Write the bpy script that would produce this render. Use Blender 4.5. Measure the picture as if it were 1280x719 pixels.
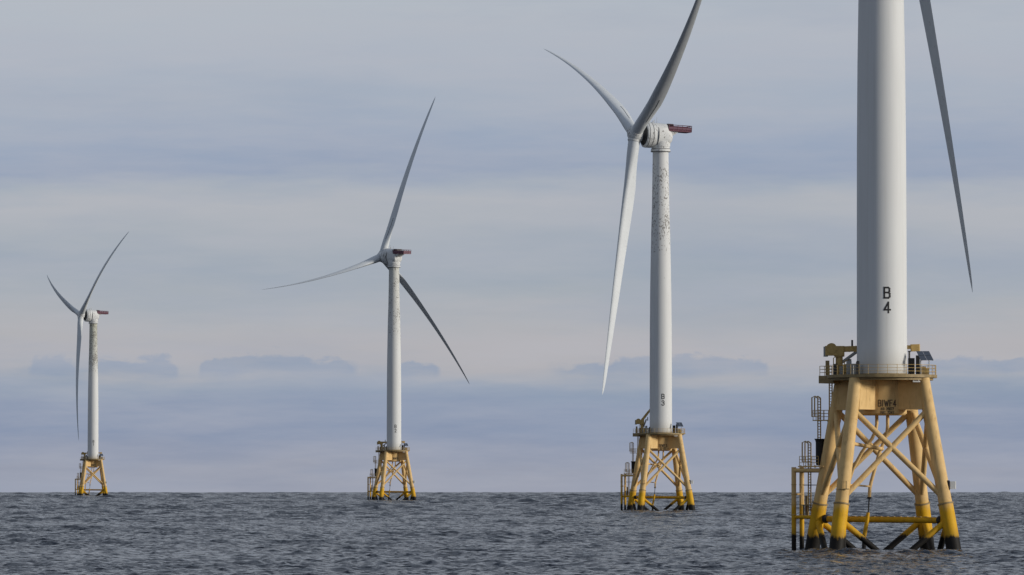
import bpy, math, random
import numpy as np
from mathutils import Vector, Matrix

R = math.radians
scene = bpy.context.scene
for o in list(bpy.data.objects):
    bpy.data.objects.remove(o)
col = scene.collection

# ------------------------------------------------------------------ camera
CAM_H = 8.5                     # boat's upper deck above the water
EARTH = 2.0e6                   # radius of the sea's curve (sets the horizon)
cam_d = bpy.data.cameras.new("camera")
cam = bpy.data.objects.new("camera", cam_d)
col.objects.link(cam)
cam.location = (0, 0, CAM_H)
cam.rotation_euler = (R(90 + 1.974), 0, 0)
cam_d.sensor_width = 36.0
cam_d.lens = 192.94
cam_d.clip_start = 1.0
cam_d.clip_end = 40000.0
scene.camera = cam

# ------------------------------------------------------------------ light
SUN_EL = 11.0
SUN_AZ = -17.0                  # degrees from +x towards +y (negative: towards the camera)
sd = Vector((math.cos(R(SUN_EL)) * math.cos(R(SUN_AZ)), math.cos(R(SUN_EL)) * math.sin(R(SUN_AZ)), math.sin(R(SUN_EL))))
sun_d = bpy.data.lights.new("sun", 'SUN')
sun_d.energy = 2.75
sun_d.angle = R(9.0)
sun_d.color = (1.0, 0.925, 0.81)
sun = bpy.data.objects.new("sun", sun_d)
col.objects.link(sun)
sun.location = (600, -100, 300)
sun.rotation_euler = (-sd).to_track_quat('-Z', 'Y').to_euler()

scene.view_settings.view_transform = 'Standard'
scene.view_settings.look = 'None'
scene.view_settings.exposure = 0.0
scene.view_settings.gamma = 1.0
scene.view_settings.use_curve_mapping = False


def lin(r, g, b):
    f = lambda c: (c / 255 / 12.92) if c / 255 <= 0.04045 else ((c / 255 + 0.055) / 1.055) ** 2.4
    return (f(r), f(g), f(b), 1.0)


# node helpers ------------------------------------------------------
class NT:
    def __init__(self, tree):
        self.t = tree
        self.t.nodes.clear()

    def n(self, kind, **kw):
        nd = self.t.nodes.new(kind)
        for k, v in kw.items():
            setattr(nd, k, v)
        return nd

    def put(self, sock, v):
        if isinstance(v, bpy.types.NodeSocket):
            self.t.links.new(v, sock)
        else:
            sock.default_value = v

    def math(self, op, a, b=None, c=None, clamp=False):
        nd = self.n('ShaderNodeMath', operation=op, use_clamp=clamp)
        self.put(nd.inputs[0], a)
        if b is not None:
            self.put(nd.inputs[1], b)
        if c is not None:
            self.put(nd.inputs[2], c)
        return nd.outputs[0]

    def mapr(self, v, a, b, c=0.0, d=1.0, smooth=False):
        nd = self.n('ShaderNodeMapRange')
        nd.interpolation_type = 'SMOOTHSTEP' if smooth else 'LINEAR'
        nd.clamp = True
        self.put(nd.inputs['Value'], v)
        for k, x in zip(('From Min', 'From Max', 'To Min', 'To Max'), (a, b, c, d)):
            self.put(nd.inputs[k], x)
        return nd.outputs[0]

    def mix(self, f, a, b, mode='MIX'):
        nd = self.n('ShaderNodeMix', data_type='RGBA', blend_type=mode)
        self.put(nd.inputs[0], f)
        self.put(nd.inputs[6], a)
        self.put(nd.inputs[7], b)
        return nd.outputs[2]

    def noise(self, vec, scale, detail=3.0, rough=0.5, dist=0.0):
        nd = self.n('ShaderNodeTexNoise')
        self.put(nd.inputs['Vector'], vec)
        nd.inputs['Scale'].default_value = scale
        nd.inputs['Detail'].default_value = detail
        nd.inputs['Roughness'].default_value = rough
        nd.inputs['Distortion'].default_value = dist
        return nd.outputs['Fac']

    def comb(self, x, y, z):
        nd = self.n('ShaderNodeCombineXYZ')
        for i, v in enumerate((x, y, z)):
            self.put(nd.inputs[i], v)
        return nd.outputs[0]

    def sep(self, v):
        nd = self.n('ShaderNodeSeparateXYZ')
        self.put(nd.inputs[0], v)
        return nd.outputs

    def vscale(self, v, s):
        nd = self.n('ShaderNodeVectorMath', operation='MULTIPLY')
        self.put(nd.inputs[0], v)
        nd.inputs[1].default_value = s
        return nd.outputs[0]

    def ramp(self, f, stops):
        nd = self.n('ShaderNodeValToRGB')
        self.put(nd.inputs[0], f)
        cr = nd.color_ramp
        while len(cr.elements) < len(stops):
            cr.elements.new(0.5)
        for e, (p, c) in zip(cr.elements, stops):
            e.position = p
            e.color = c
        return nd.outputs[0]


# ------------------------------------------------------------------ sky
world = bpy.data.worlds.new("World")
scene.world = world
world.use_nodes = True
w = NT(world.node_tree)
sky = w.n('ShaderNodeTexSky', sky_type='NISHITA')
sky.sun_disc = False
sky.sun_elevation = R(SUN_EL)
sky.sun_rotation = math.atan2(sd.x, sd.y)
sky.altitude = 10
bg_sky = w.n('ShaderNodeBackground')
w.put(bg_sky.inputs[0], sky.outputs[0])
bg_sky.inputs[1].default_value = 0.10

gen = w.n('ShaderNodeTexCoord').outputs['Generated']
dx, dy, dz = w.sep(gen)
az = w.math('ARCTAN2', dx, dy)
# slow undulation of the cloud layers along the horizon
flow = w.noise(w.comb(w.math('MULTIPLY', az, 9.0), w.math('MULTIPLY', dz, 42.0), 0.3), 1.0, 4.0, 0.5)
flow2 = w.noise(w.comb(w.math('MULTIPLY', az, 42.0), w.math('MULTIPLY', dz, 230.0), 4.3), 1.0, 4.0, 0.55)
disp = w.math('ADD', w.math('MULTIPLY', w.math('SUBTRACT', flow, 0.5), 0.0110),
              w.math('MULTIPLY', w.math('SUBTRACT', flow2, 0.5), 0.0085))
el = w.math('ADD', dz, disp)


def py(y):
    return (596 - y) / 6860 / 0.10         # 0.10 = top of the low-sky ramp


low_stops = [(610, (151, 157, 174)), (592, (150, 157, 175)), (570, (145, 154, 175)), (540, (137, 150, 175)),
             (505, (137, 151, 176)), (484, (143, 157, 178)), (472, (152, 163, 180)), (460, (168, 172, 181)), (442, (178, 177, 182)), (428, (179, 178, 183)),
             (400, (175, 177, 183)), (370, (167, 174, 183)), (335, (160, 170, 183)), (300, (169, 176, 186)),
             (258, (177, 181, 189)), (240, (168, 176, 188)), (215, (150, 163, 186)), (180, (154, 167, 189)),
             (130, (166, 176, 192)), (70, (175, 182, 195)), (0, (180, 187, 197)), (-60, (182, 188, 198))]
low = w.ramp(w.math('DIVIDE', el, 0.10), [(max(0, py(y)), lin(*c)) for y, c in low_stops])
# row of small flat-based cumulus a little above the horizon
xp = w.math('PINGPONG', w.mapr(az, -3.2, 3.2, -3.2 / (1280 / 6860) + 0.5, 3.2 / (1280 / 6860) + 0.5), 1.0)
prof = [(0, 11), (38, 13), (45, 22), (62, 25), (88, 22), (100, 9), (114, 10), (124, 22), (160, 20), (188, 27), (212, 24), (226, 11),
        (246, 10), (256, 21), (285, 25), (350, 31), (385, 27), (432, 20), (455, 9), (494, 11), (508, 21), (540, 20), (556, 9), (660, 8),
        (735, 19), (800, 25), (875, 27), (945, 24), (965, 10), (1150, 10), (1168, 23), (1215, 26)]
tops = w.ramp(xp, [(x / 1280, (y / 30, y / 30, y / 30, 1)) for x, y in prof])
pf = w.noise(w.comb(w.math('MULTIPLY', az, 210.0), w.math('MULTIPLY', dz, 420.0), 1.1), 1.0, 5.0, 0.55, 0.4)
pg = w.noise(w.comb(w.math('MULTIPLY', az, 70.0), w.math('MULTIPLY', dz, 300.0), 5.1), 1.0, 4.0, 0.55)
base_z = (596 - 470) / 6860
hgt = w.math('ADD', w.math('SUBTRACT', dz, base_z), w.math('MULTIPLY', w.math('SUBTRACT', pg, 0.5), 0.0034))
topz = w.math('ADD', w.math('MULTIPLY', tops, 30 / 6860), w.math('MULTIPLY', w.math('SUBTRACT', pf, 0.5), 0.0050))
puff = w.math('MULTIPLY', w.mapr(w.math('SUBTRACT', topz, hgt), -0.0002, 0.0010, smooth=True),
              w.mapr(hgt, -0.0010, 0.0012, smooth=True))
puff = w.math('MULTIPLY', puff, w.mapr(tops, 0.36, 0.56, smooth=True))
low = w.mix(w.math('MULTIPLY', puff, w.mapr(pg, 0.33, 0.67, 0.58, 1.0)), low, lin(144, 158, 180))
# soft mottling, drawn out sideways
mott = w.noise(w.comb(w.math('MULTIPLY', az, 26.0), w.math('MULTIPLY', dz, 190.0), 2.2), 1.0, 7.0, 0.62)
low = w.mix(w.mapr(mott, 0.36, 0.68, 0.0, 0.34), low, lin(184, 185, 194))
mot2 = w.noise(w.comb(w.math('MULTIPLY', az, 11.0), w.math('MULTIPLY', dz, 60.0), 9.2), 1.0, 6.0, 0.6)
low = w.mix(w.mapr(mot2, 0.48, 0.72, 0.0, 0.35), low, lin(147, 161, 184))
# overcast higher up: uneven grey layers, thinner and brighter towards the sun
hn = w.noise(w.comb(w.math('MULTIPLY', dx, 2.2), w.math('MULTIPLY', dy, 2.2), w.math('MULTIPLY', dz, 5.0)), 1.0, 5.0, 0.55)
high = w.mix(w.mapr(hn, 0.35, 0.68), (0.145, 0.178, 0.24, 1), (0.35, 0.385, 0.45, 1))
cloud = w.mix(w.mapr(dz, 0.085, 0.30, smooth=True), low, high)
sidef = w.mapr(w.math('ADD', w.math('MULTIPLY', dy, 0.6), w.math('MULTIPLY', dx, 0.8)), -0.9, 0.5, 0.95, 1.0)
cloud = w.mix(1.0, cloud, w.comb(sidef, sidef, sidef), 'MULTIPLY')
bg_cl = w.n('ShaderNodeBackground')
w.put(bg_cl.inputs[0], cloud)
bg_cl.inputs[1].default_value = 1.0
mixs = w.n('ShaderNodeMixShader')
cover = w.mapr(w.math('ADD', w.math('MULTIPLY', hn, -0.6), w.math('MULTIPLY', dz, 0.5)), -0.30, 0.25, 0.98, 0.85)
w.put(mixs.inputs[0], cover)
w.t.links.new(bg_sky.outputs[0], mixs.inputs[1])
w.t.links.new(bg_cl.outputs[0], mixs.inputs[2])
wo = w.n('ShaderNodeOutputWorld')
w.t.links.new(mixs.outputs[0], wo.inputs[0])


# ------------------------------------------------------------------ materials
def new_mat(name, rough=0.5, metal=0.0, spec=0.5):
    m = bpy.data.materials.new(name)
    m.use_nodes = True
    t = NT(m.node_tree)
    p = t.n('ShaderNodeBsdfPrincipled')
    p.inputs['Roughness'].default_value = rough
    p.inputs['Metallic'].default_value = metal
    p.inputs['Specular IOR Level'].default_value = spec
    out = t.n('ShaderNodeOutputMaterial')
    t.t.links.new(p.outputs[0], out.inputs[0])
    return m, t, p


def plain(name, c, rough=0.55, metal=0.0, var=0.25, scale=1.5):
    m, t, p = new_mat(name, rough, metal)
    oc = t.n('ShaderNodeTexCoord').outputs['Object']
    n = t.noise(oc, scale, 4.0, 0.6)
    t.put(p.inputs['Base Color'], t.mix(t.mapr(n, 0.3, 0.7, 0, var), (*c, 1), (c[0] * .45, c[1] * .42, c[2] * .38, 1)))
    return m


def tower_mat(name, spots, z0, z1, green=0.0):
    """pale grey paint; 'spots' = how much scabbed dark staining between heights z0 and z1"""
    m, t, p = new_mat(name, 0.6, 0.0, 0.3)
    oc = t.n('ShaderNodeTexCoord').outputs['Object']
    x, y, z = t.sep(oc)
    base = (0.70, 0.72, 0.73, 1)
    soft = t.noise(t.vscale(oc, (1, 1, 0.18)), 0.55, 4.0, 0.55)
    c = t.mix(t.mapr(soft, 0.35, 0.75, 0, 0.30), base, (0.59, 0.60, 0.60, 1))
    streak = t.noise(t.vscale(oc, (2.2, 2.2, 0.05)), 1.0, 3.0, 0.6)
    c = t.mix(t.mapr(streak, 0.52, 0.75, 0, 0.25), c, (0.50, 0.50, 0.48, 1))
    # grime near the foot of the tower
    foot = t.mapr(t.math('ADD', z, t.math('MULTIPLY', soft, 3.0)), 21.5, 26.0, 0.55, 0.0, smooth=True)
    c = t.mix(foot, c, (0.36, 0.33, 0.27, 1))
    if green:
        gm = t.mapr(z, z0, z1, 0.0, green)
        c = t.mix(gm, c, (0.42, 0.43, 0.33, 1))
    if spots:
        big = t.noise(oc, 0.33, 3.0, 0.5)
        fine = t.noise(t.vscale(oc, (1.0, 1.0, 0.62)), 2.7, 4.0, 0.58, 0.15)
        win = t.math('MULTIPLY', t.mapr(z, z0, z0 + 0.35 * (z1 - z0), 0.0, 1.0, smooth=True), t.mapr(z, z1 - 1.0, z1, 1.0, 0.0))
        thr = t.math('ADD', fine, t.math('ADD', t.math('MULTIPLY', big, 0.35), t.math('MULTIPLY', win, 0.145 * spots)))
        mk = t.mapr(thr, 0.865, 0.91, 0, 0.72)
        mk = t.math('MULTIPLY', mk, t.mapr(z, z0 - 12, z0, 0, 1))
        c = t.mix(mk, c, (0.085, 0.07, 0.055, 1))
    t.put(p.inputs['Base Color'], c)
    return m


def yellow_mat():
    m, t, p = new_mat("yellow_offshore_paint", 0.62, 0.0, 0.2)
    oc = t.n('ShaderNodeTexCoord').outputs['Object']
    x, y, z = t.sep(oc)
    n1 = t.noise(oc, 0.7, 4.0, 0.6)
    n2 = t.noise(t.vscale(oc, (2.5, 2.5, 0.35)), 1.0, 5.0, 0.65)
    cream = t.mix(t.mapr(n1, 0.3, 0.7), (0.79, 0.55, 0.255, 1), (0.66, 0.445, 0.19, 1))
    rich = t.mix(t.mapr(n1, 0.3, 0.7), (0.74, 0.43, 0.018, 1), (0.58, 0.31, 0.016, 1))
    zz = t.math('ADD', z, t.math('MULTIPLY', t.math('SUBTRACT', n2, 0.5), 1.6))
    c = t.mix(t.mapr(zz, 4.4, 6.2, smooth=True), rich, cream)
    rust = t.mapr(n2, 0.57, 0.74, 0, 0.62)
    c = t.mix(rust, c, (0.20, 0.105, 0.035, 1))
    zg = t.math('ADD', z, t.math('MULTIPLY', t.math('ADD', t.math('MULTIPLY', t.math('SUBTRACT', n1, 0.5), 0.6), t.math('MULTIPLY', t.math('SUBTRACT', n2, 0.5), 0.9)), 1.6))
    c = t.mix(t.mapr(zg, 1.5, 2.6, 0.45, 0.0), c, (0.16, 0.10, 0.02, 1))
    c = t.mix(t.mapr(zg, 1.40, 1.75, 1.0, 0.0), c, (0.012, 0.011, 0.010, 1))
    t.put(p.inputs['Base Color'], c)
    bmp = t.n('ShaderNodeBump')
    bmp.inputs['Strength'].default_value = 0.25
    bmp.inputs['Distance'].default_value = 0.05
    t.put(bmp.inputs['Height'], t.noise(oc, 5.0, 3.0, 0.6))
    t.t.links.new(bmp.outputs[0], p.inputs['Normal'])
    return m


def blade_mat():
    m, t, p = new_mat("blade_gelcoat", 0.5, 0.0, 0.35)
    oc = t.n('ShaderNodeTexCoord').outputs['Object']
    n = t.noise(oc, 0.25, 4.0, 0.55)
    f = t.noise(oc, 1.6, 5.0, 0.6)
    c = t.mix(t.mapr(n, 0.3, 0.7, 0, 0.4), (0.66, 0.70, 0.735, 1), (0.53, 0.565, 0.60, 1))
    c = t.mix(t.mapr(f, 0.60, 0.72, 0, 0.4), c, (0.30, 0.30, 0.29, 1))
    t.put(p.inputs['Base Color'], c)
    return m


YEL = yellow_mat()
BLADE = blade_mat()
NAC = tower_mat("nacelle_paint", 0.72, 90.0, 114.0)
SEAM = plain("joint_sealant", (0.10, 0.10, 0.10), 0.7)
DARK = plain("dark_steel", (0.03, 0.03, 0.032), 0.5)
BLACK = plain("black_rubber", (0.013, 0.013, 0.014), 0.7)
STEEL = plain("galvanised_steel", (0.24, 0.25, 0.25), 0.45, 0.3)
GREY = plain("grey_cabinet_paint", (0.36, 0.37, 0.37), 0.45)
RED = plain("red_rail_paint", (0.12, 0.022, 0.05), 0.5)
PINK = plain("faded_red_panel", (0.17, 0.08, 0.12), 0.6)
RUSTY = plain("worn_yellow_steel", (0.60, 0.41, 0.14), 0.6, 0, 0.5, 2.0)
BROWN = plain("stained_deck_steel", (0.36, 0.265, 0.125), 0.65, 0, 0.7)
INK = plain("black_lettering", (0.015, 0.015, 0.018), 0.6)
INKB = plain("brown_black_lettering", (0.085, 0.055, 0.03), 0.6)
WHITE = plain("white_painted_box", (0.72, 0.73, 0.72), 0.45)
PV = plain("solar_cells", (0.085, 0.105, 0.145), 0.15)


# ------------------------------------------------------------------ mesh builder
def frame(d):
    d = Vector(d).normalized()
    a = Vector((0, 0, 1)) if abs(d.z) < 0.95 else Vector((1, 0, 0))
    u = d.cross(a).normalized()
    v = u.cross(d).normalized()
    return u, v


class MB:
    def __init__(self):
        self.v, self.f = [], []

    def ring_loft(self, rings, cap=True):
        n = len(rings[0])
        b = len(self.v)
        for r in rings:
            self.v += [tuple(q) for q in r]
        for i in range(len(rings) - 1):
            for j in range(n):
                k = (j + 1) % n
                self.f.append((b + i * n + j, b + i * n + k, b + (i + 1) * n + k, b + (i + 1) * n + j))
        if cap:
            self.f.append(tuple(b + j for j in range(n - 1, -1, -1)))
            e = b + (len(rings) - 1) * n
            self.f.append(tuple(e + j for j in range(n)))
        return self

    def tube(self, p0, p1, r0, r1=None, n=14):
        return self.path([p0, p1], [r0, r0 if r1 is None else r1], n)

    def path(self, pts, r, n=10):
        pts = [Vector(p) for p in pts]
        if not isinstance(r, (list, tuple)):
            r = [r] * len(pts)
        rings = []
        u = None
        for i, p in enumerate(pts):
            d = (pts[min(i + 1, len(pts) - 1)] - pts[max(i - 1, 0)]).normalized()
            if u is None:
                u, v = frame(d)
            else:
                u = (u - d * u.dot(d)).normalized()
                v = u.cross(d).normalized()
            rings.append([p + (u * math.cos(2 * math.pi * k / n) + v * math.sin(2 * math.pi * k / n)) * r[i] for k in range(n)])
        return self.ring_loft(rings)

    def box(self, c, size, ax=None, bev=0.0):
        c = Vector(c)
        if ax is None:
            ax = (Vector((1, 0, 0)), Vector((0, 1, 0)), Vector((0, 0, 1)))
        hx, hy, hz = (s / 2 for s in size)
        b = min(bev, hx * .5, hy * .5)
        if b <= 0:
            sec = [(-hx, -hy), (hx, -hy), (hx, hy), (-hx, hy)]
        else:
            sec = [(-hx + b, -hy), (hx - b, -hy), (hx, -hy + b), (hx, hy - b), (hx - b, hy), (-hx + b, hy), (-hx, hy - b), (-hx, -hy + b)]
        rings = [[c + ax[0] * x + ax[1] * y + ax[2] * z for x, y in sec] for z in (-hz, hz)]
        return self.ring_loft(rings)

    def lathe(self, c, axis, prof, n=40, cap=True):
        c = Vector(c)
        d = Vector(axis).normalized()
        u, v = frame(d)
        rings = [[c + d * h + (u * math.cos(2 * math.pi * k / n) + v * math.sin(2 * math.pi * k / n)) * r for k in range(n)] for h, r in prof]
        return self.ring_loft(rings, cap)

    def prism(self, poly, z0, z1):
        return self.ring_loft([[Vector((x, y, z0)) for x, y in poly], [Vector((x, y, z1)) for x, y in poly]])

    def build(self, name, mat, parent, sharp=32):
        me = bpy.data.meshes.new(name)
        me.from_pydata(self.v, [], self.f)
        me.validate()
        import bmesh
        bm = bmesh.new()
        bm.from_mesh(me)
        bmesh.ops.recalc_face_normals(bm, faces=bm.faces)
        bm.to_mesh(me)
        bm.free()
        me.polygons.foreach_set('use_smooth', [True] * len(me.polygons))
        me.set_sharp_from_angle(angle=R(sharp))
        me.materials.append(mat)
        ob = bpy.data.objects.new(name, me)
        col.objects.link(ob)
        if parent:
            ob.parent = parent
        return ob


GLYPH = {   # strokes on a 0..1 by 0..1.5 body
    'B': [[(0, 0), (0, 1.5), (.7, 1.5), (.92, 1.36), (.92, .92), (.72, .78), (0, .78)], [(.72, .78), (.98, .62), (.98, .16), (.74, 0), (0, 0)]],
    'I': [[(.5, 0), (.5, 1.5)]],
    'W': [[(-.22, 1.5), (.14, 0), (.5, 1.15), (.86, 0), (1.22, 1.5)]],
    'F': [[(.05, 0), (.05, 1.5), (.95, 1.5)], [(.05, .8), (.8, .8)]],
    '1': [[(.2, 1.2), (.55, 1.5), (.55, 0)]],
    '2': [[(.05, 1.2), (.2, 1.42), (.5, 1.5), (.8, 1.42), (.95, 1.15), (.85, .85), (.05, 0), (1, 0)]],
    '3': [[(.05, 1.25), (.25, 1.47), (.65, 1.5), (.92, 1.3), (.92, 1.0), (.65, .8), (.35, .8)], [(.65, .8), (.95, .6), (.98, .3), (.75, .04), (.3, 0), (.02, .22)]],
    '4': [[(.72, 0), (.72, 1.5), (0, .42), (1.05, .42)]],
    'A': [[(0, 0), (.5, 1.5), (1, 0)], [(.2, .5), (.8, .5)]],
    'D': [[(.05, 0), (.05, 1.5), (.6, 1.5), (.95, 1.15), (.95, .35), (.6, 0), (.05, 0)]],
    'P': [[(.05, 0), (.05, 1.5), (.7, 1.5), (.95, 1.3), (.95, .9), (.7, .7), (.05, .7)]],
    'M': [[(0, 0), (0, 1.5), (.5, .5), (1, 1.5), (1, 0)]],
    'T': [[(0, 1.5), (1, 1.5)], [(.5, 1.5), (.5, 0)]],
    '0': [[(.25, 0), (0, .3), (0, 1.2), (.25, 1.5), (.75, 1.5), (1, 1.2), (1, .3), (.75, 0), (.25, 0)]],
    '7': [[(0, 1.5), (1, 1.5), (.35, 0)]],
    '9': [[(.15, 0), (.65, 0), (.95, .4), (.95, 1.2), (.7, 1.5), (.25, 1.5), (0, 1.25), (0, .9), (.25, .68), (.95, .72)]],
}


def lettering(name, lines, mat, parent, radius_at, ang, depth=0.02):
    """painted characters wrapped round a cylinder about the turbine axis; lines = (text, height, z of foot, width, stroke)"""
    V, F = [], []
    for txt, hgt, zb, cw, st in lines:
        adv = [{'I': .85, 'W': 1.95, 'M': 1.6, ' ': 1.0}.get(c_, 1.48) * cw for c_ in txt]
        x0 = -sum(adv) / 2
        layer = 0
        for ci, ch in enumerate(txt):
            xl = x0 + sum(adv[:ci]) + (adv[ci] - cw) / 2
            for line in GLYPH.get(ch, []):
                P0 = [(xl + u * cw, v / 1.5 * hgt) for u, v in line]
                P = P0[:1]
                for (xa, ya), (xb, yb) in zip(P0[:-1], P0[1:]):
                    kk = max(1, math.ceil(math.hypot(xb - xa, yb - ya) / 0.22))
                    P += [(xa + (xb - xa) * i_ / kk, ya + (yb - ya) * i_ / kk) for i_ in range(1, kk + 1)]
                for (xa, ya), (xb, yb) in zip(P[:-1], P[1:]):
                    L = math.hypot(xb - xa, yb - ya)
                    tx, ty = (xb - xa) / L, (yb - ya) / L
                    e = st * .42
                    q = [(xa - tx * e + ty * st / 2, ya - ty * e - tx * st / 2), (xb + tx * e + ty * st / 2, yb + ty * e - tx * st / 2),
                         (xb + tx * e - ty * st / 2, yb + ty * e + tx * st / 2), (xa - tx * e - ty * st / 2, ya - ty * e + tx * st / 2)]
                    b = len(V)
                    layer += 1
                    for off in (depth + 0.0007 * layer, -0.01):
                        for x, y in q:
                            rr = radius_at(zb + y)
                            a = ang + x / rr
                            V.append((math.cos(a) * (rr + off), math.sin(a) * (rr + off), zb + y))
                    F.append((b, b + 1, b + 2, b + 3))
                    for k in range(4):
                        F.append((b + k, b + 4 + k, b + 4 + (k + 1) % 4, b + (k + 1) % 4))
    me = bpy.data.meshes.new(name)
    me.from_pydata(V, [], F)
    me.materials.append(mat)
    ob = bpy.data.objects.new(name, me)
    col.objects.link(ob)
    ob.parent = parent
    return ob


def sea_z(x, y):
    return -(x * x + y * y) / (2 * EARTH)


F = 6860.0


def place(px, s):
    y = F / s
    x = (px - 640) / s
    return (x, y, sea_z(x, y))


SPOTS = [place(1102.5, 10.5), place(826, 4.68), place(492.5, 3.04), place(116.5, 2.25)]
ROTS = [R(8.4), R(10), R(14), R(9)]
WASH = [(SPOTS[i][0], SPOTS[i][1], ROTS[i]) for i in range(2)]


# ------------------------------------------------------------------ the sea
def build_sea():
    rng = np.random.default_rng(11)
    r_near = np.geomspace(1.5, 380, 40)[:-1]
    r_mid = [380.0]
    while r_mid[-1] < 7200:
        r_mid.append(r_mid[-1] + 0.50 * (r_mid[-1] / 475.0) ** 1.05)
    r_far = np.geomspace(7200, 14000, 14)[1:]
    rr = np.concatenate([r_near, np.array(r_mid), r_far])
    dense = np.radians(np.linspace(-8.5, 8.5, 640))
    left = np.radians(np.linspace(-180, -8.5, 60))[:-1]
    right = -left[::-1][:-1]
    th = np.concatenate([left, dense, right])
    dr = np.gradient(rr)
    RR, TH = np.meshgrid(rr, th, indexing='ij')
    X = (RR * np.sin(TH))
    Y = (RR * np.cos(TH))
    H = np.zeros_like(X)
    DXx = np.zeros_like(X)
    DYy = np.zeros_like(X)
    cell = np.maximum(dr[:, None], RR * (dense[1] - dense[0]))
    wind = R(-62)
    comps = 72
    lam = np.geomspace(1.2, 45, comps) * rng.uniform(0.93, 1.07, comps)
    # longer waves grow where the mesh grows too coarse for the short chop, so that the slope stays even
    A = 0.0086 * lam ** 0.50 * np.where(lam < 7, 1.0, (7 / lam) ** 0.75)
    crow = np.maximum(dr, rr * (dense[1] - dense[0]))
    attm = np.clip((lam[None, :] / crow[:, None] - 1.9) / 2.0, 0, 1)
    slope = np.sqrt((((2 * math.pi / lam) * A)[None, :] ** 2 * attm ** 2).sum(1) / 2)
    boost = np.clip(0.150 / np.maximum(slope, 1e-3), 1.0, 6.0)[:, None]
    for L in lam:
        k = 2 * math.pi / L
        a = wind + rng.normal(0, 0.95)
        ph = rng.uniform(0, 2 * math.pi)
        amp = 0.0086 * L ** 0.50 * (1.0 if L < 7 else (7 / L) ** 0.75)
        att = boost * np.clip((L / cell - 1.9) / 2.0, 0, 1)
        arg = k * (math.cos(a) * X + math.sin(a) * Y) + ph
        s, c = np.sin(arg), np.cos(arg)
        H += att * amp * c
        DXx -= att * amp * 0.8 * math.cos(a) * s
        DYy -= att * amp * 0.8 * math.sin(a) * s
    # gusts: rougher and calmer patches
    g = np.zeros_like(X)
    for L in (60, 95, 150, 240, 420):
        for q in range(2):
            a = rng.uniform(0, math.pi)
            g += np.cos(2 * math.pi / L * (math.cos(a) * X + math.sin(a) * Y) + rng.uniform(0, 6.28))
    g = 1.0 + 0.09 * g
    side = np.clip((np.radians(8.5) - np.abs(TH)) / np.radians(0.8), 0, 1)
    fade = side * np.clip((RR - 40) / 200, 0, 1) * g
    H *= fade
    Zc = -(X ** 2 + Y ** 2) / (2 * EARTH) - 0.2
    P = np.stack([X + DXx * fade, Y + DYy * fade, Zc + H], -1).reshape(-1, 3)
    nr, nt = X.shape
    i = np.arange(nr - 1)[:, None]
    j = np.arange(nt)[None, :]
    j2 = (j + 1) % nt
    q = np.stack([i * nt + j, i * nt + j2, (i + 1) * nt + j2, (i + 1) * nt + j], -1).reshape(-1, 4)
    q = q[:, ::-1]
    me = bpy.data.meshes.new("sea")
    me.vertices.add(len(P))
    me.vertices.foreach_set('co', P.astype(np.float32).ravel())
    me.loops.add(q.size)
    me.loops.foreach_set('vertex_index', q.astype(np.int32).ravel())
    me.polygons.add(len(q))
    me.polygons.foreach_set('loop_start', np.arange(0, q.size, 4, dtype=np.int32))
    me.polygons.foreach_set('loop_total', np.full(len(q), 4, np.int32))
    me.update(calc_edges=True)
    me.polygons.foreach_set('use_smooth', np.ones(len(q), bool))
    at = me.attributes.new("crest", 'FLOAT', 'POINT')
    at.data.foreach_set('value', (H / boost).astype(np.float32).ravel())
    wash = np.zeros_like(X)
    for (tx, ty, rot) in WASH:
        for sx in (-7.06, 7.06):
            for sy in (-7.06, 7.06):
                lx = tx + sx * math.cos(rot) - sy * math.sin(rot)
                ly = ty + sx * math.sin(rot) + sy * math.cos(rot)
                dd = np.hypot(X - lx, Y - ly)
                wash = np.maximum(wash, np.exp(-np.clip(dd - 0.9, 0, None) / 1.6) * (dd > 0.2))
    at = me.attributes.new("wash", 'FLOAT', 'POINT')
    at.data.foreach_set('value', wash.astype(np.float32).ravel())
    ob = bpy.data.objects.new("sea", me)
    col.objects.link(ob)
    ob['kind'] = 'structure'
    m, t, p = new_mat("sea_water", 0.14)
    p.inputs['IOR'].default_value = 1.333
    oc = t.n('ShaderNodeTexCoord').outputs['Object']
    crest = t.n('ShaderNodeAttribute', attribute_name="crest").outputs['Fac']
    big = t.noise(oc, 0.012, 3.0, 0.5)
    c = t.mix(t.mapr(big, 0.35, 0.65), (0.009, 0.015, 0.027, 1), (0.014, 0.021, 0.034, 1))
    fo = t.noise(t.vscale(oc, (0.9, 0.35, 1.0)), 1.0, 4.0, 0.6)
    fl = t.noise(oc, 0.05, 2.0, 0.5)
    foam = t.mapr(t.math('ADD', t.math('MULTIPLY', crest, 0.60), t.math('ADD', fo, t.math('MULTIPLY', fl, 0.35))), 1.17, 1.25)
    ws = t.n('ShaderNodeAttribute', attribute_name="wash").outputs['Fac']
    fo2 = t.noise(oc, 1.3, 5.0, 0.65)
    foam = t.math('MAXIMUM', foam, t.mapr(t.math('ADD', t.math('MULTIPLY', ws, 0.30), fo2), 0.715, 0.80, 0, 0.85))
    c = t.mix(foam, c, (0.55, 0.57, 0.58, 1))
    t.put(p.inputs['Base Color'], c)
    t.put(p.inputs['Roughness'], t.mapr(foam, 0, 1, 0.14, 0.7))
    # wind ripples too small for the mesh: they tilt the surface's normal
    gn = t.n('ShaderNodeNewGeometry').outputs['Normal']

    def ripple(scale, off):
        return t.noise(t.vscale(oc, (1.0, 0.8, 1.0)) if not off else t.vscale(oc, (0.8, 1.0, 1.0)), scale, 5.0, 0.62, off)
    rx = t.math('SUBTRACT', ripple(1.25, 0.0), 0.5)
    ry = t.math('SUBTRACT', ripple(1.45, 0.4), 0.5)
    tv = t.n('ShaderNodeVectorMath', operation='ADD')
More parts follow.
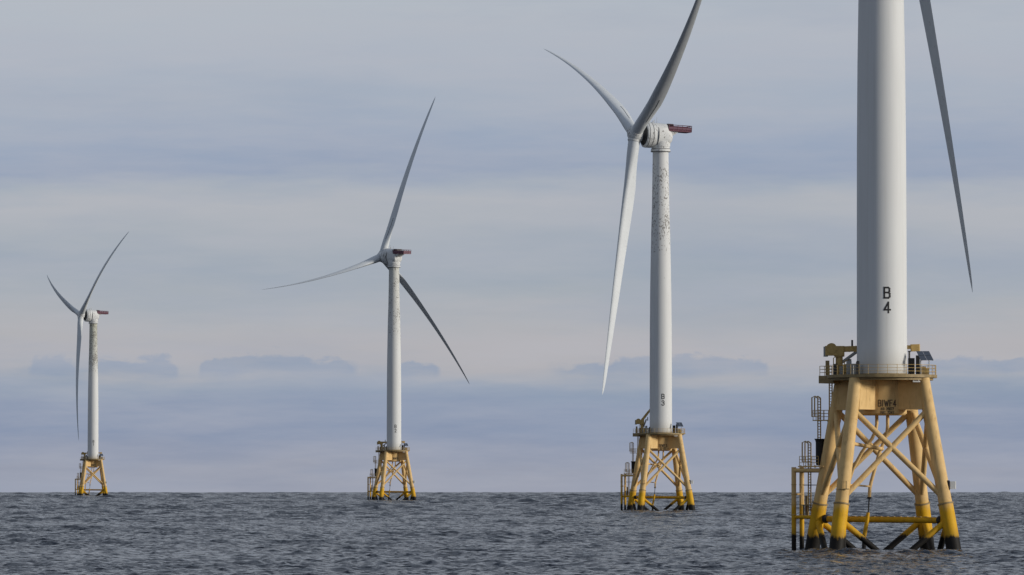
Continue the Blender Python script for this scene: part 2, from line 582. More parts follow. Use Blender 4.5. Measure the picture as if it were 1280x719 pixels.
    t.put(tv.inputs[0], gn)
    t.put(tv.inputs[1], t.vscale(t.comb(rx, ry, 0.0), (2.6, 2.6, 0.0)))
    nn = t.n('ShaderNodeVectorMath', operation='NORMALIZE')
    t.put(nn.inputs[0], tv.outputs[0])
    t.t.links.new(nn.outputs[0], p.inputs['Normal'])
    me.materials.append(m)
    return ob


sea = build_sea()

# ------------------------------------------------------------------ turbine geometry (metres, local frame: front face towards -y)
LEG_TOP, LEG_Z = 4.06, 20.3      # half spacing of the legs at the deck


def leg_half(z):
    return 7.06 + (LEG_TOP - 7.06) * z / LEG_Z


CORN = [(-1, -1), (1, -1), (1, 1), (-1, 1)]


def leg_pt(c, z):
    h = leg_half(z)
    return Vector((c[0] * h, c[1] * h, z))


TW = [(20.75, 2.99), (34, 2.97), (48, 2.93), (58, 2.84), (66, 2.70), (74, 2.55), (80, 2.36), (86, 2.24), (92, 2.16), (95.9, 2.12)]


def tower_r(z):
    return float(np.interp(z, [q[0] for q in TW], [q[1] for q in TW]))


A_ = Vector((-0.7071, 0.7071, 0))     # outward over the boat-landing leg
B_ = Vector((0.7071, 0.7071, 0))
UP = Vector((0, 0, 1))


def ap(a, b, z):
    return A_ * a + B_ * b + UP * z


def ladder(name, parent, a, z0, z1, mat=RUSTY, w_=0.27, b=0.0, hoop=False):
    m = MB()
    for s in (-1, 1):
        m.tube(ap(a, b + s * w_, z0), ap(a, b + s * w_, z1), 0.08, n=6)
    z = z0 + 0.2
    while z < z1:
        m.tube(ap(a, b - w_, z), ap(a, b + w_, z), 0.045, n=5)
        z += 0.33
    if hoop:     # tall handhold hoop at the head of the ladder
        for s in (-1, 1):
            m.path([ap(a + 0.85, b + s * w_, z1 - 2.2), ap(a + 0.85, b + s * w_, z1 + 0.1), ap(a + 0.4, b + s * w_, z1 + 0.25), ap(a, b + s * w_, z1 + 0.02)], 0.085, 6)
            m.tube(ap(a, b + s * w_, z1 - 2.2), ap(a + 0.85, b + s * w_, z1 - 2.2), 0.05, n=6)
    return m.build(name, mat, parent)


def rail_mesh(pts, z, h=1.15, closed=True, r=0.05, rows=3, step=1.5):
    m = MB()
    P = [Vector((x, y, 0)) for x, y in pts]
    n = len(P)
    segs = range(n if closed else n - 1)
    for i in segs:
        a, b = P[i], P[(i + 1) % n]
        L = (b - a).length
        k = max(1, round(L / step))
        for j in range(k + (0 if closed else (1 if i == n - 2 else 0))):
            q = a.lerp(b, j / k)
            m.tube(q + UP * z, q + UP * (z + h), r, n=6)
        for q in range(rows):
            zz = z + h * (q + 1) / rows
            m.tube(a + UP * zz, b + UP * zz, r * 0.85, n=6)
    return m


# blade ---------------------------------------------------------------
CH_S = [0.0, 0.03, 0.07, 0.13, 0.20, 0.27, 0.36, 0.48, 0.60, 0.72, 0.84, 0.92, 0.97, 0.99, 1.0]
CH_C = [3.15, 3.15, 3.20, 3.40, 3.70, 3.65, 3.25, 2.72, 2.30, 1.80, 1.32, 0.98, 0.66, 0.38, 0.06]
TH_T = [1.0, 1.0, 0.93, 0.66, 0.44, 0.36, 0.30, 0.26, 0.235, 0.22, 0.20, 0.19, 0.18, 0.18, 0.18]


def make_blade(parent, hub, n_, e, t, Lb, b1, b2, cone, beta):
    """hub centre, rotor axis n_, blade direction e, rotation tangent t; beta = pitch from the rotor plane"""
    NS, NP = 56, 30
    S = [0.022 + (1 - 0.022) * (i / (NS - 1)) ** 0.95 for i in range(NS)]

    def ctr(s):
        return hub + (e + n_ * cone) * (s * Lb) + (n_ * b1 + t * b2) * (s ** 2.2)
    rings = []
    strip = []
    for i, s in enumerate(S):
        p = ctr(s)
        d = (ctr(s + 0.004) - ctr(s - 0.004)).normalized()
        tw = R(13.0) * (1 - s) ** 1.8 - R(1.5)
        an = beta + tw
        cd = t * math.cos(an) + n_ * math.sin(an)          # towards the leading edge
        cd = (cd - d * cd.dot(d)).normalized()
        nd = d.cross(cd).normalized()
        ch = float(np.interp(s, CH_S, CH_C))
        tr = float(np.interp(s, CH_S, TH_T))
        circ = max(0.0, min(1.0, (tr - 0.45) / 0.5))
        axis_f = 0.5 * circ + 0.34 * (1 - circ)
        ring = []
        for k in range(NP):
            ph = 2 * math.pi * k / NP
            xc = 0.5 - 0.5 * math.cos(ph)                  # 0 = leading edge
            yt = 5 * tr * (0.2969 * math.sqrt(xc) - 0.1260 * xc - 0.3516 * xc ** 2 + 0.2843 * xc ** 3 - 0.1036 * xc ** 4)
            cam_ = 0.03 * 4 * xc * (1 - xc)
            ya = (yt if ph <= math.pi else -yt) + cam_
            yc = 0.5 * tr * math.sin(ph)
            yy = circ * yc + (1 - circ) * ya
            ring.append(p + cd * ((axis_f - xc) * ch) + nd * (yy * ch))
        rings.append(ring)
        if 0.10 < s < 0.24:
            strip.append((ring, nd))
    m = MB()
    m.ring_loft(rings)
    bl = m.build("blade", BLADE, parent, 50)
    sm = MB()
    sec = []
    for ring, nd in strip:
        q0, q1 = ring[9], ring[10]
        q1 = q0.lerp(q1, 0.45)
        out = (q0 - (ring[9] + ring[21]) / 2).normalized()
        sec.append([q0 - out * .03, q1 - out * .03, q1 + out * .035, q0 + out * .035])
    sm.ring_loft(sec)
    sm.build("vortex_strip", DARK, bl)
    return bl


def tag(o, label, cat, group=None):
    o['label'] = label
    o['category'] = cat
    if group:
        o['group'] = group


def wind_turbine(loc, rot, psi, theta, b1, b2, cone, Lb, tilt, label, mark, towermat, crane_up=False, far=False, pitch=R(88)):
    rng = random.Random(int(abs(loc[0]) * 7))
    root = bpy.data.objects.new("wind_turbine", None)
    root.empty_display_size = 5
    col.objects.link(root)
    root.location = loc
    root.rotation_euler = (0, 0, rot)
    tag(root, label, "wind turbine", "wind turbines standing in a row out at sea")

    # --- jacket legs
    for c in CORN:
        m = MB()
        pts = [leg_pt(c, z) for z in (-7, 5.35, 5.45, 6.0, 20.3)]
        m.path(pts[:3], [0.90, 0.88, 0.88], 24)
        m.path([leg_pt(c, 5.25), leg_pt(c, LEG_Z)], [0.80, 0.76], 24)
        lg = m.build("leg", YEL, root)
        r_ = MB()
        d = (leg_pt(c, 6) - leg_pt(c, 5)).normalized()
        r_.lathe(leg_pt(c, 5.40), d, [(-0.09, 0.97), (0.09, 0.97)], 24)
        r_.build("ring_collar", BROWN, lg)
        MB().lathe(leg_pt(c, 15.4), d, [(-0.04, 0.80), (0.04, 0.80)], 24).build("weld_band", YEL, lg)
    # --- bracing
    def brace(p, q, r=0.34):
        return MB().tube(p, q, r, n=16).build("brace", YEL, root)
    for i in range(4):
        c0, c1 = CORN[i], CORN[(i + 1) % 4]
        brace(leg_pt(c0, 16.6), leg_pt(c1, 6.0))
        brace(leg_pt(c1, 16.6), leg_pt(c0, 6.0))
        for a, b in ((c0, c1), (c1, c0)):
            p = leg_pt(a, 3.6)
            q = leg_pt(b, 3.6)
            dirv = (q - p).normalized() * 0.77 - UP * 0.64
            brace(p, p + dirv * 9.0, 0.37)
    # --- diagonal walkway tube low down, with dark end clamps
    p, q = leg_pt(CORN[3], 3.55), leg_pt(CORN[1], 3.45)
    tb = MB().tube(p, q, 0.36, n=16).build("walkway_tube", YEL, root)
    ddir = (q - p).normalized()
    for pos, s in ((p, 1), (q, -1)):
        MB().lathe(pos + ddir * s * 0.95, ddir * s, [(0, 0.45), (0.15, 0.52), (0.4, 0.52), (0.55, 0.40)], 16).build("end_clamp", BLACK, tb)
    for k in range(14):
        z = p.lerp(q, 0.18 + 0.05 * k)
        MB().box(z + UP * 0.36, (0.5, 0.28, 0.12), (ddir, ddir.cross(UP).normalized(), UP)).build("bolted_pad", BROWN, tb)
    # --- transition piece: column with four girder arms
    m = MB()
    m.lathe((0, 0, 0), UP, [(15.9, 2.70), (16.1, 2.93), (20.33, 2.93)], 56)
    tp = m.build("transition_piece", YEL, root)
    for c in CORN:
        m = MB()
        d = Vector((c[0], c[1], 0)).normalized()
        s = Vector((-d.y, d.x, 0))
        L0, L1t, L1b = 2.2, 5.55, 6.1
        m.ring_loft([[d * L0 + s * y + UP * z for y, z in ((-.88, 16.55), (.88, 16.55), (.88, 20.30), (-.88, 20.30))],
                     [d * (L1b if z < 18 else L1t) + s * y + UP * z for y, z in ((-.72, 16.55), (.72, 16.55), (.72, 20.30), (-.72, 20.30))]])
        m.build("girder_arm", YEL, tp)
    if not far:
        lettering("lettering", [("BIWF" + mark, 0.72, 16.95, 0.32, 0.105), ("AID 39077", 0.30, 16.50, 0.135, 0.05), ("PMT 7247", 0.30, 16.06, 0.15, 0.05)],
                  INKB, tp, lambda z: 2.93, R(-90))
    else:
        lettering("lettering", [("BIWF" + mark, 0.72, 16.9, 0.33, 0.12)], INKB, tp, lambda z: 2.93, R(-90))
    # --- deck
    outline = []
    for k in range(40):
        a = 2 * math.pi * k / 40
        r = 6.55
        d = Vector((math.cos(a), math.sin(a), 0))
        outline.append((d.x * r, d.y * r))
    m = MB()
    m.prism(outline, 20.34, 20.70)
    m.prism([(x * .93, y * .93) for x, y in outline], 20.05, 20.335)
    ext = [ap(5.4, -2.3, 0), ap(7.5, -2.3, 0), ap(7.5, 2.1, 0), ap(5.4, 2.1, 0)]
    m.prism([(q.x, q.y) for q in ext], 19.75, 20.66)
    dk = m.build("deck", BROWN, root)
    # rail round the deck edge, broken where the crane stands
    pts = []
    aa = math.atan2(A_.y, A_.x)
    for k in range(31):
        a = aa + R(26) + (2 * math.pi - R(52)) * k / 30
        pts.append((math.cos(a) * 6.42, math.sin(a) * 6.42))
    rail_mesh(pts, 20.70, closed=False, r=0.03).build("railing", RUSTY, dk)
    e2 = [ap(5.7, -2.2, 0), ap(7.4, -2.2, 0), ap(7.4, 2.0, 0), ap(5.7, 2.0, 0)]
    rail_mesh([(q.x, q.y) for q in e2], 20.66, closed=False, r=0.038, step=1.0).build("railing", RUSTY, dk)
    # floodlight and cable tray hanging under the deck
    m = MB()
    m.box((3.0, -5.2, 19.85), (0.9, 0.22, 0.16), bev=.04)
    m.box((2.7, -5.2, 19.98), (0.08, 0.08, 0.16))
    m.box((3.3, -5.2, 19.98), (0.08, 0.08, 0.16))
    m.build("floodlight", WHITE, dk)
    # --- crane
    invrot = Matrix.Rotation(-rot, 3, 'Z')
    ex = invrot @ Vector((1, 0, 0))
    ey = invrot @ Vector((0, 1, 0))
    cb = ap(6.0, -0.1, 20.66)
    m = MB()
    m.tube(cb, cb + UP * 2.4, 0.46, 0.42, 18)
    m.lathe(cb, UP, [(0, 0.7), (0.12, 0.7), (0.2, 0.46)], 18)
    m.lathe(cb, UP, [(2.3, 0.62), (2.55, 0.62)], 18)
    cr = m.build("crane", RUSTY, root)
    top = cb + UP * 2.55
    if crane_up:
        bd = (ex * 0.62 - ey * 0.15 + UP * 0.80).normalized()
        bl = 5.6
        b0 = top + UP * 0.5 - ex * 0.3
    else:
        bd = (ex * 0.995 + UP * 0.03).normalized()
        bl = 9.6
        b0 = top + UP * 0.62 - ex * 0.5
    bu = bd.cross(ey).normalized()
    m = MB()
    m.box(top - ex * 0.55 + UP * 0.45, (2.3, 1.3, 1.15), (ex, ey, UP), .14)
    m.build("crane_house", RUSTY, cr)
    m = MB()
    m.ring_loft([[b0 + bd * a + ey * y * wd + bu * z * hh for y, z in ((-1, -1), (1, -1), (1, 1), (-1, 1))]
                 for a, wd, hh in ((-.6, .30, .36), (bl * .45, .28, .32), (bl - .5, .20, .22))])
    for k in range(int(bl / .8)):
        m.box(b0 + bd * (.1 + .8 * k), (.07, .66, .74), (bd, ey, bu))
    m.box(b0 + bd * bl - bu * .1, (1.1, .75, .85), (bd, ey, bu), .08)
    m.build("boom", RUSTY, cr)
    m = MB()
    m.tube(top + ex * .4 - UP * .9, top + ex * (2.1 if not crane_up else 1.2) + UP * (0.35 if not crane_up else 1.2), 0.20, n=10)
    m.build("boom_cylinder", GREY, cr)
    for off, rad, up in ((-0.95, 0.62, 0.75), (2.6, 0.36, 1.25)):
        if crane_up and off > 0:
            continue
        m = MB()
        cc = top + ex * off + UP * up
        m.lathe(cc - ey * 0.74, ey, [(0, rad), (0.08, rad), (0.1, rad * .72), (1.26, rad * .72), (1.28, rad), (1.36, rad)], 20)
        m.build("winch_drum", RUSTY, cr)
    m = MB()
    m.box(top - ex * 1.62 + UP * 0.35, (0.5, 0.9, 1.2), (ex, ey, UP), .08)
    m.build("hydraulic_cabinet", GREY, cr)
    m = MB()
    m.tube(top + ex * 1.55 + UP * .8, top + ex * 1.55 + UP * 1.75, 0.12, n=8)
    m.build("lamp_post", DARK, cr)
    # boom rest on the far side of the tower
    if not crane_up:
        tip = b0 + bd * (bl - 0.7)
        m = MB()
        for s in (-1, 1):
            m.tube(Vector((tip.x, tip.y, 20.7)) + ey * s * .35, Vector((tip.x, tip.y, tip.z - .5)) + ey * s * .35, 0.09, n=8)
        m.box((tip.x, tip.y, tip.z - .5), (0.3, 0.9, 0.12), (ex, ey, UP))
        m.build("boom_rest", DARK, dk)
    # --- cabinets and clutter on deck
    def cabinet(c, size, mat, name="cabinet"):
        ax = (ex, ey, UP)
        m = MB()
        m.box(c + UP * (size[2] / 2 + .08), size, ax, .05)
        m.box(c + UP * .04, (size[0] * .85, size[1] * .85, .08), ax)
        o = m.build(name, mat, dk)
        d = MB()
        d.box(c - ey * (size[1] / 2 + .012) + UP * (size[2] / 2 + .08), (size[0] * .84, .03, size[2] * .86), ax)
        d.build("cabinet_door", mat, o)
        return o
    z = 20.70
    cabinet(ex * 3.55 + ey * 0.6 + UP * z, (.75, .8, 1.95), DARK)
    cabinet(ex * 4.25 - ey * 0.3 + UP * z, (.45, .6, 2.25), BLACK)
    cabinet(ex * 4.9 + ey * 1.4 + UP * z, (.9, .6, 0.95), BROWN)
    cabinet(ex * 5.3 - ey * 1.2 + UP * z, (.5, .5, 0.7), RUSTY)
    cabinet(-ex * 3.35 - ey * 0.9 + UP * z, (.8, .8, 1.25), GREY)
    cabinet(-ex * 3.9 + ey * 0.5 + UP * z, (.6, .6, 1.6), GREY)
    cabinet(-ex * 3.0 - ey * 2.2 + UP * z, (.35, .35, 1.55), DARK, "control_post")
    for k in range(4):
        q = -ex * (2.5 + .35 * k) - ey * (1.9 + .15 * k) + UP * z
        MB().tube(q, q + UP * (1.1 + .2 * (k % 3)), 0.045, n=6).build("vent_pipe", STEEL, dk)
    # stores round the foot of the crane
    for a_, b_, sz, mt in ((5.6, -1.5, (.5, .5, 1.3), DARK), (6.6, 1.2, (.8, .6, .9), RUSTY), (6.9, -1.3, (.45, .6, 1.7), BROWN), (5.3, 1.0, (.5, .7, 1.9), GREY), (4.5, -1.9, (.5, .5, 1.0), STEEL)):
        cabinet(ap(a_, b_, z), sz, mt, "deck_box")
    MB().lathe(ap(4.7, -.6, 21.45), ey, [(-.3, .62), (-.24, .62), (-.22, .4), (.22, .4), (.24, .62), (.3, .62)], 20).build("hose_reel", RUSTY, dk)
    for a_, b_, h_ in ((6.3, -.9, 2.1), (5.2, -.2, 1.7), (6.75, .5, 2.3)):
        MB().path([ap(a_, b_, z), ap(a_, b_, z + h_), ap(a_ - .35, b_ + .2, z + h_ + .15)], .06, 7).build("service_pipe", RUSTY, dk)
    # solar array on a tilted frame
    pc = ex * 4.95 - ey * 2.2 + UP * 22.95
    px_ = ex
    pn = (-ey * .80 + UP * .60 + ex * .0).normalized()
    pu = (UP * .80 + ey * .60 + -ex * .35).normalized()
    pn = px_.cross(pu).normalized()
    m = MB()
    for s in (-1, 1):
        m.tube(pc + px_ * s * .5 - UP * 2.25, pc + px_ * s * .5 - UP * .3, 0.06, n=8)
        m.tube(pc + px_ * s * .62 - pu * .72 + pn * -.05, pc + px_ * s * .62 + pu * .72 - pn * .05, 0.05, n=6)
    sp = m.build("solar_panel_stand", STEEL, dk)
    for i in (-1, 1):
        for j in (-1, 1):
            m = MB()
            m.box(pc + px_ * i * .39 + pu * j * .37, (.74, .70, .05), (px_, pu, pn))
            m.build("solar_panel", PV, dk)
    # --- boat landing on the left rear leg
    lz = lambda zz: leg_half(zz) * 1.4142
    m = MB()
    for zz, rr in ((9.35, .22), (6.5, .13), (3.75, .2)):
        m.tube(ap(12.05, -0.86, zz), ap(12.05, 0.86, zz), rr * .9, n=10)
    m.tube(ap(11.75, 0.3, 3.7), ap(11.75, 0.3, 9.4), .06, n=6)
    for zz, rr in ((9.35, .26), (3.75, .22)):
        for s in (-1, 1):
            m.tube(ap(12.05, s * .86, zz), ap(lz(zz) - .1, s * .45, zz), rr, n=12)
    bt = m.build("boat_landing", YEL, root)
    for s in (-1, 1):
        MB().tube(ap(12.05, s * 0.86, -5), ap(12.05, s * 0.86, 9.75), 0.29, n=16).build("fender_post", YEL, bt)
        for k in range(4):
            MB().lathe(ap(12.05, s * .86, 7.6 - 1.2 * k), UP, [(0, .325), (.1, .325)], 14).build("fender_band", RUSTY, bt)
    ladder("ladder", bt, 10.35, 4.4, 10.0, RUSTY)
    m = MB()
    m.box(ap(10.4, 0, 5.2), (1.2, 1.7, .12), (A_, B_, UP))
    m.tube(ap(10.9, .5, 3.75), ap(10.9, .5, 5.2), .12, n=8)
    m.tube(ap(10.9, -.5, 3.75), ap(10.9, -.5, 5.2), .12, n=8)
    m.tube(ap(10.95, .2, 4.0), ap(10.95, .2, 6.3), .16, n=8)
    m.build("ladder_step_platform", BROWN, bt)
    m = MB()
    m.box(ap(10.3, 0, 7.6), (.7, 1.8, .1), (A_, B_, UP))
    m.build("ladder_step_platform", DARK, bt)
    # access platform on the landing
    m = MB()
    m.box(ap(9.6, 0, 9.82), (3.6, 1.9, .14), (A_, B_, UP))
    for k in range(5):
        m.box(ap(8.2 + .7 * k, -.97, 9.82), (.25, .03, .3), (A_, B_, UP))
    pf = m.build("access_platform", YEL, root)
    e = [ap(8.5, -.9, 0), ap(11.2, -.9, 0), ap(11.2, .9, 0), ap(8.5, .9, 0)]
    rail_mesh([(q.x, q.y) for q in e], 9.9, closed=False, r=0.04, step=.9).build("railing", RUSTY, pf)
    ladder("ladder", pf, 10.35, 9.9, 12.6, RUSTY, .3, hoop=True)
    # black sleeve with the second ladder running up from it
    m = MB()
    m.lathe(ap(8.85, 0.1, 0), UP, [(9.95, .50), (10.3, .57), (12.7, .57), (12.95, .62), (13.1, .72), (13.16, .72)], 24)
    m.build("black_sleeve", BLACK, root)
    ladder("ladder", root, 8.95, 13.1, 18.0, RUSTY, .3, hoop=True)
    # rest platform below the deck
    m = MB()
    m.box(ap(8.2, 0, 15.35), (2.5, 1.4, .12), (A_, B_, UP))
    m.tube(ap(7.4, .5, 15.3), leg_pt(CORN[3], 14.2), .09, n=6)
    m.tube(ap(7.4, -.5, 15.3), leg_pt(CORN[3], 14.2), .09, n=6)
    rp = m.build("rest_platform", RUSTY, root)
    e = [ap(7.2, -.65, 0), ap(9.4, -.65, 0), ap(9.4, .65, 0), ap(7.2, .65, 0)]
    rail_mesh([(q.x, q.y) for q in e], 15.41, closed=False, r=0.04, step=.8).build("railing", RUSTY, rp)
    ladder("ladder", root, 7.3, 15.4, 20.2, RUSTY, .3)
    # --- cable tubes under the column
    rotm = Matrix.Rotation(-rot, 3, 'Z')

    def wl(x, y, zz):
        q = rotm @ Vector((x, y, zz))
        return q
    m = MB()
    m.path([wl(.62, -.6, 16.3), wl(.62, -.6, 14.6), wl(.5, -.6, 13.6), wl(.15, -.6, 12.7), wl(-.4, -.6, 11.4), wl(-.95, -.6, 9.4), wl(-1.35, -.6, 8.0), wl(-1.52, -.6, 7.2), wl(-1.58, -.6, 6.1)], .21, 12)
    jt = m.build("cable_tube", YEL, root)
    m = MB()
    m.path([wl(-.6, .5, 16.3), wl(-.6, .5, 14.9), wl(-.75, .5, 14.0), wl(-1.2, .5, 13.1), wl(-2.4, .5, 11.5), wl(-3.4, .8, 9.6), wl(-4.1, 1.2, 7.4), wl(-4.4, 1.5, 3.6), wl(-4.5, 1.5, -4)], .21, 12)
    m.build("cable_tube", YEL, root)
    m = MB()
    m.lathe(wl(-1.58, -.6, 0), UP, [(5.98, .26), (6.12, .30), (6.2, .26)], 12)
    m.tube(wl(-1.58, -.6, 6.1), wl(-1.72, -.6, 4.2), .085, n=8)
    m.build("sea_cable", BLACK, jt)
    MB().tube(wl(-2.2, -.6, 1.7), wl(-2.3, -.6, -4), .25, n=10).build("sea_cable", BLACK, jt)
    m = MB()
    m.path([wl(-1.72, -.6, 4.35), wl(-1.85, -.6, 3.4), wl(-2.2, -.6, 1.5)], [.2, .25, .25], 12)
    m.build("cable_guide", YEL, jt)
    MB().tube(leg_pt(CORN[0], 7.7), wl(-1.5, -.6, 7.45), .11, n=10).build("tube_strut", YEL, jt)
    MB().tube(leg_pt(CORN[0], 12.6), wl(0.0, -.6, 11.9), .22, n=12).build("tube_strut", YEL, jt)
    # little hoop bracket and white marker box on the front legs
    m = MB()
    q = leg_pt(CORN[0], 7.55)
    f = wl(0, -1, 0)
    sx = wl(1, 0, 0)
    m.path([q + f * .8 + UP * .5 - sx * .3, q + f * 1.15 + UP * .55 - sx * .3, q + f * 1.15 - UP * .4 - sx * .3, q + f * .7 - UP * .4 - sx * .3], .05, 6)
    m.path([q + f * .8 + UP * .5 + sx * .25, q + f * 1.15 + UP * .55 + sx * .25, q + f * 1.15 - UP * .4 + sx * .25, q + f * .7 - UP * .4 + sx * .25], .05, 6)
    m.tube(q + f * 1.05 - UP * .4 - sx * 1.0, q + f * 1.05 - UP * .4 + sx * .6, .06, n=6)
    m.build("hoop_bracket", BROWN, root)
    q = leg_pt(CORN[1], 7.6)
    m = MB()
    m.box(q + sx * 1.22 + f * .35, (.72, .5, .92), (sx, f, UP), .06)
    mb_ = m.build("marker_box", WHITE, root)
    m = MB()
    m.box(q + sx * .72 + f * .35, (.24, .3, 1.15), (sx, f, UP))
    m.build("bracket", DARK, mb_)

    # --- tower
    m = MB()
    prof = []
    for a in range(len(TW) - 1):
        for k in range(3):
            zz = TW[a][0] + (TW[a + 1][0] - TW[a][0]) * k / 3
            prof.append((zz, tower_r(zz)))
    prof.append(TW[-1])
    m.lathe((0, 0, 0), UP, prof, 72)
    tw = m.build("tower", towermat, root, 40)
    m = MB()
    m.lathe((0, 0, 0), UP, [(20.702, 3.12), (20.86, 3.12), (20.87, 2.98)], 60)
    m.build("base_flange", BROWN, tw)
    lettering("lettering", [("B", 1.22, 29.80, 0.68, 0.20)], INK, tw, tower_r, R(-90))
    lettering("lettering", [(mark, 1.22, 28.05, 0.68, 0.20)], INK, tw, tower_r, R(-90))

    # --- nacelle, hub and blades (psi: heading of the rotor axis)
    ps = psi - rot
    tl = tilt
    n_ = Vector((math.cos(tl) * math.cos(ps), math.cos(tl) * math.sin(ps), math.sin(tl)))
    u_ = Vector((-math.sin(ps), math.cos(ps), 0))
    v_ = n_.cross(u_)
    if v_.z < 0:
        v_ = -v_
    hz = 100.5
    hub = Vector((7.3 * math.cos(ps), 7.3 * math.sin(ps), hz))
    fwd = Vector((math.cos(ps), math.sin(ps), 0))
    # the nacelle itself sits almost level
    n4 = (fwd * math.cos(R(2.5)) + UP * math.sin(R(2.5))).normalized()
    v4 = n4.cross(u_)
    if v4.z < 0:
        v4 = -v4
    org = Vector((0, 0, hz - 7.3 * math.tan(R(2.5))))

    def np_(a, s, z):
        return org + n4 * a + u_ * s + v4 * z
    m = MB()
    m.lathe((0, 0, 0), UP, [(95.88, 2.14), (95.95, 2.62), (96.5, 2.62), (96.55, 2.45), (97.2, 2.45), (97.25, 2.58), (98.6, 2.62)], 48)
    yc_ = m.build("yaw_collar", NAC, root)
    MB().lathe((0, 0, 0), UP, [(95.80, 2.13), (95.82, 2.66), (95.95, 2.66), (95.97, 2.5)], 48).build("seam_band", SEAM, yc_)
    MB().lathe((0, 0, 0), UP, [(96.58, 2.3), (96.6, 2.49), (96.72, 2.49), (96.74, 2.3)], 48).build("seam_band", SEAM, yc_)
    # body: from generator back over the tower head
    secs = [(3.0, 0.1, 3.10, 3.30, 2.2), (2.0, 0.1, 3.0, 3.25, 2.3), (0.6, 0.25, 2.72, 3.05, 2.7), (-1.1, 0.30, 2.58, 2.95, 3.0),
            (-1.45, -0.2, 2.5, 2.2, 3.0), (-2.3, -0.35, 2.35, 1.9, 2.6), (-2.75, -0.4, 1.9, 1.35, 2.4)]
    rings = []
    for a, zc, ry, rz, ex_ in secs:
        ring = []
        for k in range(44):
            ph = 2 * math.pi * k / 44
            cy, cz = math.cos(ph), math.sin(ph)
            ring.append(np_(a, ry * math.copysign(abs(cy) ** (2 / ex_), cy), zc + rz * math.copysign(abs(cz) ** (2 / ex_), cz)))
        rings.append(ring)
    na = MB().ring_loft(rings).build("nacelle", NAC, root, 40)
    m = MB()
    m.lathe(org, n4, [(2.7, 3.3), (2.72, 3.44), (3.05, 3.46), (3.07, 3.36), (3.2, 3.36), (3.22, 3.46), (4.1, 3.46), (4.12, 3.38), (4.3, 3.38), (4.32, 3.46), (4.62, 3.40), (4.75, 3.15)], 64)
    m.build("generator_ring", NAC, na)
    for a0 in (3.10, 4.17):
        MB().lathe(org, n4, [(a0, 3.30), (a0, 3.41), (a0 + .08, 3.41), (a0 + .08, 3.30)], 64).build("seam_band", SEAM, na)
    MB().lathe(org, n4, [(1.55, 3.0), (1.55, 3.27), (1.63, 3.27), (1.63, 3.0)], 64).build("seam_band", SEAM, na)
    m = MB()
    m.lathe(org, n4, [(4.5, 2.9), (4.85, 2.85), (5.2, 2.35), (6.3, 1.9)], 40)
    m.build("rotor_neck", DARK, na)
    # cooling fin / wedge and roof kit
    m = MB()
    m.ring_loft([[np_(-1.6, s, 0.2) for s in (-1.2, 1.2)] + [np_(-2.6, s, -0.2) for s in (1.2, -1.2)],
                 [np_(-1.6, s, 1.26) for s in (-1.9, 1.9)] + [np_(-4.6, s, 1.26) for s in (1.7, -1.7)]])
    m.build("platform_bracket", NAC, na)
    m = MB()
    MB().tube(np_(1.6, .9, 3.0), np_(1.6, .9, 4.8), .05, n=6).build("wind_mast", STEEL, na)
    MB().tube(np_(1.6, -.9, 3.0), np_(1.6, -.9, 4.3), .05, n=6).build("wind_mast", STEEL, na)
    MB().tube(np_(2.3, 0, 3.1), np_(2.3, 0, 3.9), .12, n=8).build("roof_lamp", STEEL, na)
    # hoist platform behind, red rails
    m = MB()
    m.box(np_(-4.75, 0, 1.42), (6.7, 4.2, .32), (n4, u_, v4), .1)
    hp = m.build("hoist_platform", RED, root)
    m = MB()
    m.box(np_(-2.2, 0, 2.45), (1.7, 3.0, 1.6), (n4, u_, v4), .12)
    m.build("cooler_box", DARK, hp)
    m = MB()
    loop = [np_(-1.5, -2.05, 0), np_(-8.05, -2.05, 0), np_(-8.05, 2.05, 0), np_(-1.5, 2.05, 0)]
    for i in range(3):
        a, b = loop[i], loop[i + 1]
        for zz in (1.8, 2.5, 2.95):
            m.tube(a + v4 * zz, b + v4 * zz, .09, n=6)
        kk = max(2, round((b - a).length / 1.2))
        for j in range(kk + 1):
            q = a.lerp(b, j / kk)
            m.tube(q + v4 * 1.35, q + v4 * 3.0, .08, n=6)
    m.build("railing", RED, hp)
    for i in range(3):
        a, b = loop[i] + (loop[i + 1] - loop[i]) * .02, loop[i + 1] + (loop[i] - loop[i + 1]) * .02
        d = (b - a).normalized()
        sd_ = d.cross(v4).normalized()
        MB().box((a + b) / 2 + v4 * 2.05, ((b - a).length, .03, .85), (d, sd_, v4)).build("rail_panel", PINK, hp)
    # hub
    m = MB()
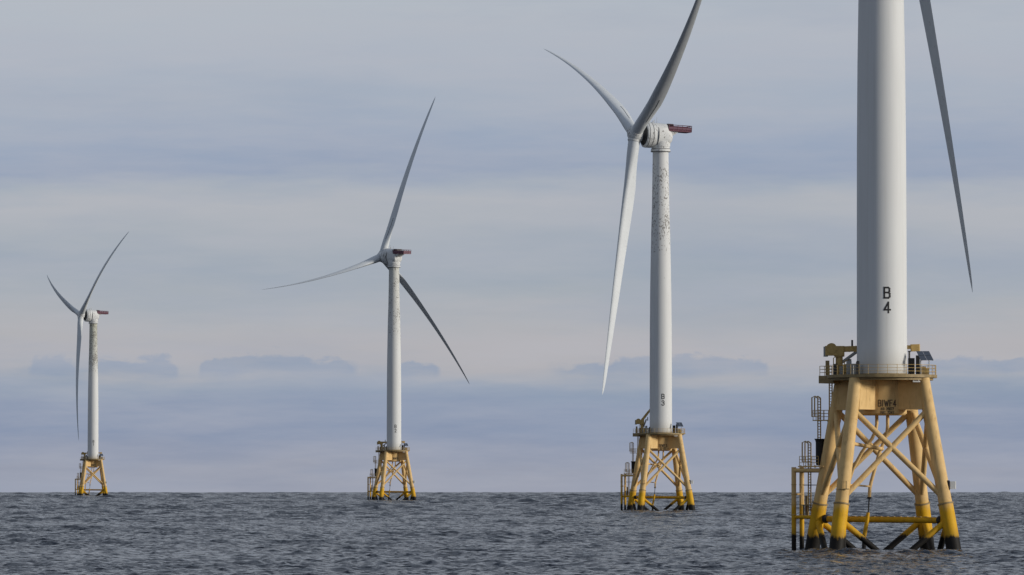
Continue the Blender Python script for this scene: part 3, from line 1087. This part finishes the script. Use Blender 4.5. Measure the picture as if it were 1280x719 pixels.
    m.lathe(hub, n_, [(-1.75, 1.5), (-1.6, 2.05), (-0.8, 2.35), (0.1, 2.38), (0.9, 2.15), (1.5, 1.65), (1.9, 1.0), (2.02, 0.3)], 48)
    hb = m.build("hub", NAC, root, 45)
    for k in range(3):
        a = theta + k * 2 * math.pi / 3
        e = v_ * math.cos(a) + u_ * math.sin(a)
        MB().lathe(hub, (e + n_ * cone), [(0.6, 1.72), (1.55, 1.72), (1.57, 1.80), (1.75, 1.80), (1.77, 1.72), (2.0, 1.72), (2.12, 1.62)], 36).build("blade_bearing", NAC, hb)
    beta = pitch
    for k in range(3):
        a = theta + k * 2 * math.pi / 3
        e = v_ * math.cos(a) + u_ * math.sin(a)
        t = u_ * math.cos(a) - v_ * math.sin(a)
        make_blade(root, hub, n_, e, t, Lb, b1, b2, cone, beta)
    return root


T4 = tower_mat("tower_paint_clean", 0.0, 0, 1)
T3 = tower_mat("tower_paint_scabbed", 1.0, 64.0, 93.5)
T2 = tower_mat("tower_paint_slightly_marked", 0.85, 60.0, 97.0, 0.35)
T1 = tower_mat("tower_paint_algae", 1.35, 64.0, 96.0, 0.75)

wind_turbine(SPOTS[0], ROTS[0], R(98.5), R(193.6), 0.21, -1.80, 0.043, 71.5, R(5.2),
             "nearest wind turbine, pale tower marked B 4 running out of view above its yellow jacket", "4", T4, pitch=R(102))
wind_turbine(SPOTS[1], ROTS[1], R(199.8), R(58.8), 2.49, -7.93, 0.035, 71.0, R(6.5),
             "wind turbine marked B 3, dark scabs on its tower under the nacelle, crane boom raised", "3", T3, crane_up=True, pitch=R(97))
wind_turbine(SPOTS[2], ROTS[2], R(132.9), R(347.5), -0.33, -6.32, -0.064, 70.1, R(3.6),
             "wind turbine marked B 2 with one blade reaching nearly level to the left", "2", T2, far=True)
wind_turbine(SPOTS[3], ROTS[3], R(205.5), R(288.4), -7.37, 2.78, 0.075, 70.9, R(6.3),
             "smallest, farthest wind turbine near the left edge with bowed blades", "1", T1, far=True, pitch=R(6))
